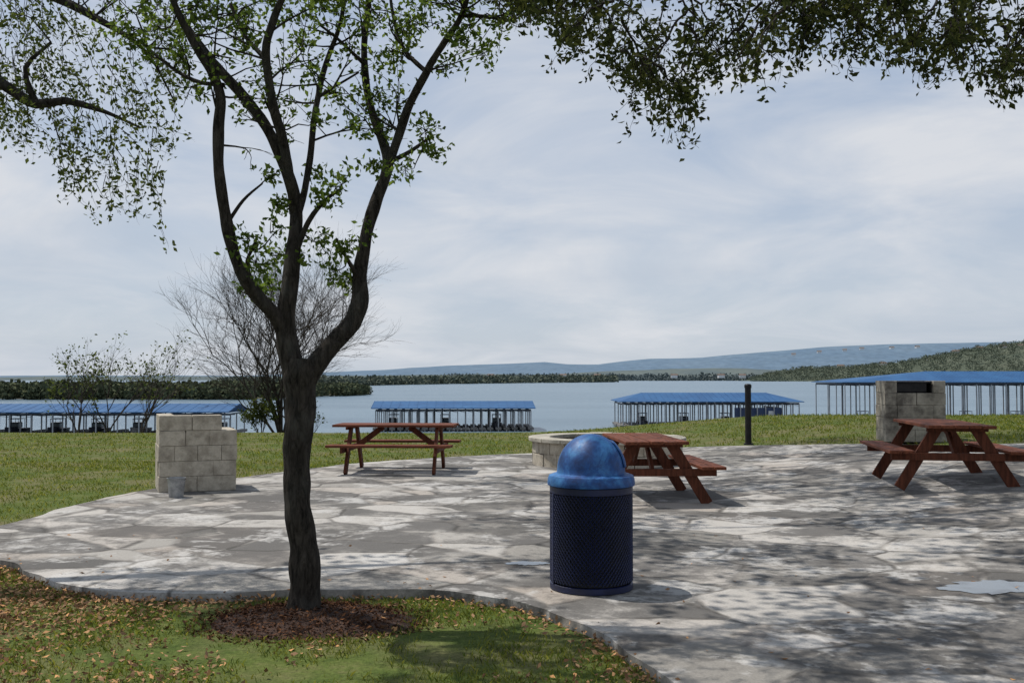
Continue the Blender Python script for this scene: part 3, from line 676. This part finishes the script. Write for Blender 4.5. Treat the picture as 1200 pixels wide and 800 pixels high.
# ---------------------------------------------------------------- docks
def dock(cx,cy,L,W,eh,rh,rz,label,sp=2.6,panel=None,hip=.0):
    e=empty("boat_dock",(cx,cy,WZ),rz); meta(e,label,"boat dock",group="covered boat docks on the lake")
    bm=bmesh.new(); h=L/2+.6; w_=W/2+.6; hx=h-hip
    co=[(-h,-w_,eh),(h,-w_,eh),(h,w_,eh),(-h,w_,eh),(-hx,0,rh),(hx,0,rh)]
    v=[bm.verts.new(c) for c in co]; b=[bm.verts.new((c[0],c[1],c[2]-.10)) for c in co]
    for f in [(0,1,5,4),(2,3,4,5),(1,2,5),(3,0,4)]: bm.faces.new([v[i] for i in f]); bm.faces.new([b[i] for i in f][::-1])
    for i in range(4): bm.faces.new((v[i],b[i],b[(i+1)%4],v[(i+1)%4]))
    n=int(L/1.2)
    for i in range(n+1):
        X=-hx+2*hx*i/n
        beam(bm,(X,-w_,eh+.01),(X,0,rh+.01),.04,.04)
    bm_obj("roof",bm,[M_roof],e)
    n=min(int(L/sp),24)
    bm=bmesh.new()
    for s in (-1,1): bbox(bm,(0,s*(W/2),eh-.27),(L,.12,.16))
    bbox(bm,(0,0,eh-.5),(L,.12,.2)); bbox(bm,(0,-W/4,eh-.5),(L,.12,.14))
    for i in range(n+1):
        X=-L/2+i*L/n
        bbox(bm,(X,0,eh-.40),(.1,W-.13,.18))
        if i<n: beam(bm,(X,-W/2+.02,eh-.4),(X+L/n,-W/2+.02,eh-.65),.05,.05)
    bm_obj("beam_frame",bm,[M_frame],e)
    bm=bmesh.new(); bbox(bm,(0,0,.35),(L+1,1.8,.35))
    for i in range(n+1):
        X=-L/2+i*L/n
        for s in (-1,1): bbox(bm,(X,s*(W/4+.5),.35),(.8,W/2-.8,.33))
    bm_obj("walkway",bm,[M_deck],e)
    me=None; ys_=[-W/2,-W/2+W*.28,0.95,W/2]
    for i in range(n+1):
        X=-L/2+i*L/n
        for Yp in ys_:
            if me is None:
                bm=bmesh.new(); bbox(bm,(0,0,(eh-.36)/2),(.14,.14,eh-.36)); o=bm_obj("post",bm,[M_steel],e); me=o.data; o.location=(X,Yp,0)
            else: o=link("post",me,e,(X,Yp,0))
    if panel:
        bm=bmesh.new(); bbox(bm,((panel[0]+panel[1])/2,-W/2+.4,eh*.42),(panel[1]-panel[0],.2,eh*.7)); bbox(bm,(panel[1]-.1,0,eh*.42),(.2,W*.8,eh*.7)); bbox(bm,(panel[1]-1.6,-W/2+.28,eh*.4),(.9,.06,eh*.5),mi=1); bm_obj("side_panel",bm,[M_darkwall,M_white],e)
    return e
def boat(cx,cy,rz,L,label,mat):
    e=empty("motor_boat",(cx,cy,WZ),rz); meta(e,label,"boat",group="boats moored in the docks")
    bm=bmesh.new(); secs=[(-.5,.36,.9),(-.2,.4,.9),(.15,.38,1.0),(.38,.22,1.12),(.5,.01,1.2)]; rings=[]
    for (t_,w_,h) in secs:
        rings.append([bm.verts.new((t_*L,s*w_*L*.36*k,z)) for (s,k,z) in ((-1,1,h),(-1,.75,.2),(0,0,-.2),(1,.75,.2),(1,1,h))])
    for a,b in zip(rings[:-1],rings[1:]):
        for i in range(4): bm.faces.new((a[i],a[i+1],b[i+1],b[i]))
        bm.faces.new((a[4],a[0],b[0],b[4]))
    bm.faces.new(rings[0]); bm_obj("hull",bm,[mat],e,.02)
    bm=bmesh.new(); bbox(bm,(0,0,1.35),(L*.3,L*.2,.75)); bm_obj("windshield",bm,[M_glass],e,.15)
    bm=bmesh.new(); bbox(bm,(-.05*L,0,2.15),(L*.35,L*.24,.08))
    for sx in (-1,1):
        for sy in (-1,1): bbox(bm,(-.05*L+sx*L*.16,sy*L*.11,1.5),(.05,.05,1.25))
    bm_obj("canopy",bm,[M_darkwall],e)
def at(px,Y): return (px-600)/1200*Y
dock((at(-60,129)+at(262,129))/2,134,at(262,129)-at(-60,129),11,3.2,4.1,math.radians(2),"long lake dock with blue metal roof over many boat slips")
dock((at(436,143)+at(622,143))/2,149,at(620,143)-at(438,143),11,3.25,4.1,math.radians(3),"short lake dock with blue metal roof and slender posts",1.1)
dock((at(728,150)+at(938,150))/2,156,at(936,150)-at(730,150),12,4.0,5.2,math.radians(0),"lake dock with blue metal roof and navy side panels",1.2,panel=(3.5,10.5),hip=4)
L4=54; X4=at(991,157)
dock(X4+L4/2,165,L4,15,6.8,8.5,0,"tall lake dock with wide blue roof and slender posts",2.2,hip=16)
k=0
for pxs,Y in ((range(22,265,48),134),(range(462,620,60),149),(range(752,850,48),155),(range(1010,1200,60),163)):
    for px in pxs:
        k+=1; dk_=(k%4!=0)
        boat(at(px,Y),Y-.5,math.radians(-90+random.uniform(-4,4)),5.5,"dark hulled motor boat moored under the dock roof" if dk_ else "grey hulled motor boat moored under the dock roof",M_hullr if dk_ else M_hull)
e=empty("gangway",(at(925,146),146,WZ),math.radians(4)); meta(e,"long white floating gangway between the docks","gangway")
bm=bmesh.new(); bbox(bm,(0,0,.45),(14,1.6,.3)); bm_obj("deck",bm,[M_white],e)
for s in (-1,1):
    bm=bmesh.new(); bbox(bm,(0,s*.75,1.45),(14,.06,.06))
    for i in range(8): bbox(bm,(-6.9+i*1.97,s*.75,1.02),(.06,.06,.8))
    bm_obj("railing",bm,[M_white],e)
# ---------------------------------------------------------------- hills & shores
def ridge(name,tab,Y,dep,mat,label,amp=1.,x0=-900,x1=2300,n=260):
    q=QB(); V=[];rows=9
    for j in range(rows):
        u=j/(rows-1)
        for i in range(n+1):
            px=x0+(x1-x0)*i/n; top=interp(px,tab); X=at(px,Y+dep*.6); H=CH+(442-top)/1200*(Y+dep*.6)-WZ
            prof=math.sin(min(1,u/.6)*math.pi/2) if u<=.6 else math.cos((u-.6)/.4*math.pi/2)
            yy=Y+dep*u
            nz_=noise.noise(Vector((X/(Y*.09),yy/(Y*.09),j*.3)))+.5*noise.noise(Vector((X/(Y*.03),yy/(Y*.03),j*.5)))
            V.append((X,yy,WZ-1+(H+1)*prof+amp*nz_*Y/1200*prof))
    Fc=[(j*(n+1)+i,j*(n+1)+i+1,(j+1)*(n+1)+i+1,(j+1)*(n+1)+i) for j in range(rows-1) for i in range(n)]
    q.add(V,Fc,0); o=q.build(name,[mat],smooth=True); meta(o,label,"hills","structure"); return o
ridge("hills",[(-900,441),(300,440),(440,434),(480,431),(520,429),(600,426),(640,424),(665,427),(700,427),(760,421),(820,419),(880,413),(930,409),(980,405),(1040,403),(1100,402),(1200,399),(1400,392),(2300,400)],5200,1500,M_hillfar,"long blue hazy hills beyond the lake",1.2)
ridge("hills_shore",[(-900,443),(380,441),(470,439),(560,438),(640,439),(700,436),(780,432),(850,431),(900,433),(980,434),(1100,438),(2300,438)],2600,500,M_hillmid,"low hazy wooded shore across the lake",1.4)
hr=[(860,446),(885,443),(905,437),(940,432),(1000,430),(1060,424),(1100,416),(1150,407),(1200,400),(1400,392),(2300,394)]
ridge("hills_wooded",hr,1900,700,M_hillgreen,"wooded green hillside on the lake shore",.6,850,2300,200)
def crowns(name,pos,mat,label,ntri=70,fat=1.,sz=.14):
    q=QB(); C=[]
    for (X,Y,Z,h) in pos:
        n=ntri; d=rng.normal(size=(n,3)); d/=np.linalg.norm(d,axis=1)[:,None]; r=rng.uniform(.55,1.,n)[:,None]
        c=np.array([X,Y,Z+h*.5])+d*r*np.array([h*.6*fat,h*.6*fat,h*.5])
        a=rng.normal(size=(n,3)); a/=np.linalg.norm(a,axis=1)[:,None]; b=rng.normal(size=(n,3)); b-=a*(a*b).sum(1)[:,None]; b/=np.linalg.norm(b,axis=1)[:,None]
        s=h*sz*rng.uniform(.6,1.4,n)[:,None]
        C.append(np.stack([c-a*s,c-b*s,c+a*s,c+b*s],1).reshape(-1,3))
    V=np.concatenate(C); q.add(V,np.arange(len(V)).reshape(-1,4),0); o=q.build(name,[mat]); meta(o,label,"woods","stuff"); return o
pos=[]
for i in range(420):
    px=random.uniform(-120,440); t_=max(0,(px-300)/140); Y=345+t_*90+random.uniform(0,60); h=(6.2-1.2*t_)*random.uniform(.7,1.12)
    pos.append((at(px,Y),Y,WZ-.2,h))
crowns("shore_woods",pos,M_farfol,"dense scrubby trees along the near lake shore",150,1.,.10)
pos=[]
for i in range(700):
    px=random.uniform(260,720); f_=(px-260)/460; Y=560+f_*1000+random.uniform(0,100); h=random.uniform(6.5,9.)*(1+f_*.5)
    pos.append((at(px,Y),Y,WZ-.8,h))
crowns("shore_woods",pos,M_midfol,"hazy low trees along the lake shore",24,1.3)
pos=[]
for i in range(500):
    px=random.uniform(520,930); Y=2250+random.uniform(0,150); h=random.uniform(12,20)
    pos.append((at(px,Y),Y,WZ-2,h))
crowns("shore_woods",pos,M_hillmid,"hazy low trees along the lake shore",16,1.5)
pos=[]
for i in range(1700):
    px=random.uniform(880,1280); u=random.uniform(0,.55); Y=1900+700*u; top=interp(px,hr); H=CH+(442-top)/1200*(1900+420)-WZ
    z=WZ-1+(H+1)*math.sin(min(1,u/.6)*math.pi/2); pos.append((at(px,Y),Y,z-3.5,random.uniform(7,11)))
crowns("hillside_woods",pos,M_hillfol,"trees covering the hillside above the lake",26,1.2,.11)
bm=bmesh.new()
x0,x1=at(-200,370),at(430,450)
vs=[bm.verts.new(c) for c in [(x0,343,WZ-.5),(at(300,345),343,WZ-.5),(x1,428,WZ-.5),(x1,470,WZ+1),(at(280,420),430,WZ+2.2),(x0,430,WZ+2.2)]]; bm.faces.new(vs)
bmesh.ops.triangulate(bm,faces=bm.faces[:]); o=bm_obj("ground_shore",bm,[M_earth]); meta(o,"low earthy lake shore below the scrub trees","shore","structure")
def house(px,py,Y,s,label):
    p=P(px,py,Y); e=empty("house",(p.x,p.y,p.z-1.5*s),random.uniform(-.4,.4)); meta(e,label,"house",group="houses on the far lake shore")
    bm=bmesh.new(); bbox(bm,(0,0,2.*s),(9*s,7*s,4*s)); bm_obj("wall",bm,[M_white],e)
    bm=bmesh.new(); pr=[(-5*s,-4*s,4*s),(5*s,-4*s,4*s),(5*s,4*s,4*s),(-5*s,4*s,4*s),(-5*s,0,6*s),(5*s,0,6*s)]; v=[bm.verts.new(c) for c in pr]
    for f in [(0,1,5,4),(2,3,4,5),(1,2,5),(3,0,4)]: bm.faces.new([v[i] for i in f])
    bm_obj("roof",bm,[M_roofbrown],e)
for px,dy in [(1120,2),(1148,3),(1175,5),(1035,2),(985,1),(1195,7),(1130,9),(1090,6)]:
    house(px,interp(px,hr)+dy-1,2240,1.5,"pale house with brown roof on the wooded hillside")
for px in (575,660,700,790,845,870): house(px,441.5,2240,1.5,"pale house with brown roof by the lake shore")
for px,py in ((990,411),(1010,409),(1045,408),(960,413),(1075,407),(930,416)): house(px,py,5450,2.4,"pale house with brown roof on the hazy far hills")
# ---------------------------------------------------------------- world & sun
SUN_EL=62; SUN_AZ=-62
w=bpy.data.worlds.new("World"); scene.world=w; w.use_nodes=True; nt=w.node_tree; nt.nodes.clear()
t=NT.__new__(NT); t.nt=nt; t.m=None
out=t.n('ShaderNodeOutputWorld'); bg=t.n('ShaderNodeBackground'); sky=t.n('ShaderNodeTexSky',sky_type='NISHITA'); sky.sun_disc=False
sky.sun_elevation=math.radians(SUN_EL); sky.sun_rotation=math.radians(SUN_AZ); sky.dust_density=1.5; sky.air_density=1.; sky.ozone_density=1.5
tc=t.n('ShaderNodeTexCoord'); sx=t.n('ShaderNodeSeparateXYZ'); t.l(tc.outputs['Generated'],sx.inputs[0])
zz=t.math('ADD',t.math('MAXIMUM',sx.outputs[2],0.),.20); ux=t.math('DIVIDE',sx.outputs[0],zz); uy=t.math('DIVIDE',sx.outputs[1],zz)
cb=t.n('ShaderNodeCombineXYZ'); t.l(ux,cb.inputs[0]); t.l(uy,cb.inputs[1])
n1=t.noise(cb.outputs[0],1.4,7,.58,.6); n2=t.noise(cb.outputs[0],.45,4,.5,.3)
skyc=t.mix(1.,sky.outputs[0],(.1,.1,.1),'MULTIPLY')
hz=t.ramp(sx.outputs[2],[(0,(.58,.65,.74)),(.12,(.53,.60,.71)),(.35,(.37,.47,.64)),(1,(.27,.36,.5))])
base=t.mix(.82,skyc,hz)
cf=t.ramp(t.math('ADD',t.math('MULTIPLY',n1,.6),t.math('MULTIPLY',n2,.4)),[(.42,0.),(.51,.4),(.61,.92)])
col=t.mix(cf,base,(.71,.73,.77))
dk=t.ramp(t.noise(cb.outputs[0],.85,5,.57,.3),[(.5,0.),(.65,.38)]); col=t.mix(dk,col,(.46,.53,.63))
t.l(col,bg.inputs[0]); bg.inputs[1].default_value=1.; t.l(bg.outputs[0],out.inputs[0])
sl=bpy.data.lights.new("Sun",'SUN'); sl.energy=4.; sl.angle=math.radians(.55); sl.color=(1,.95,.88); so=bpy.data.objects.new("Sun",sl); COL.objects.link(so)
el=math.radians(SUN_EL); az=math.radians(SUN_AZ); d=Vector((math.sin(az)*math.cos(el),math.cos(az)*math.cos(el),math.sin(el)))
so.rotation_euler=(-d).to_track_quat('-Z','Y').to_euler(); so.location=d*50
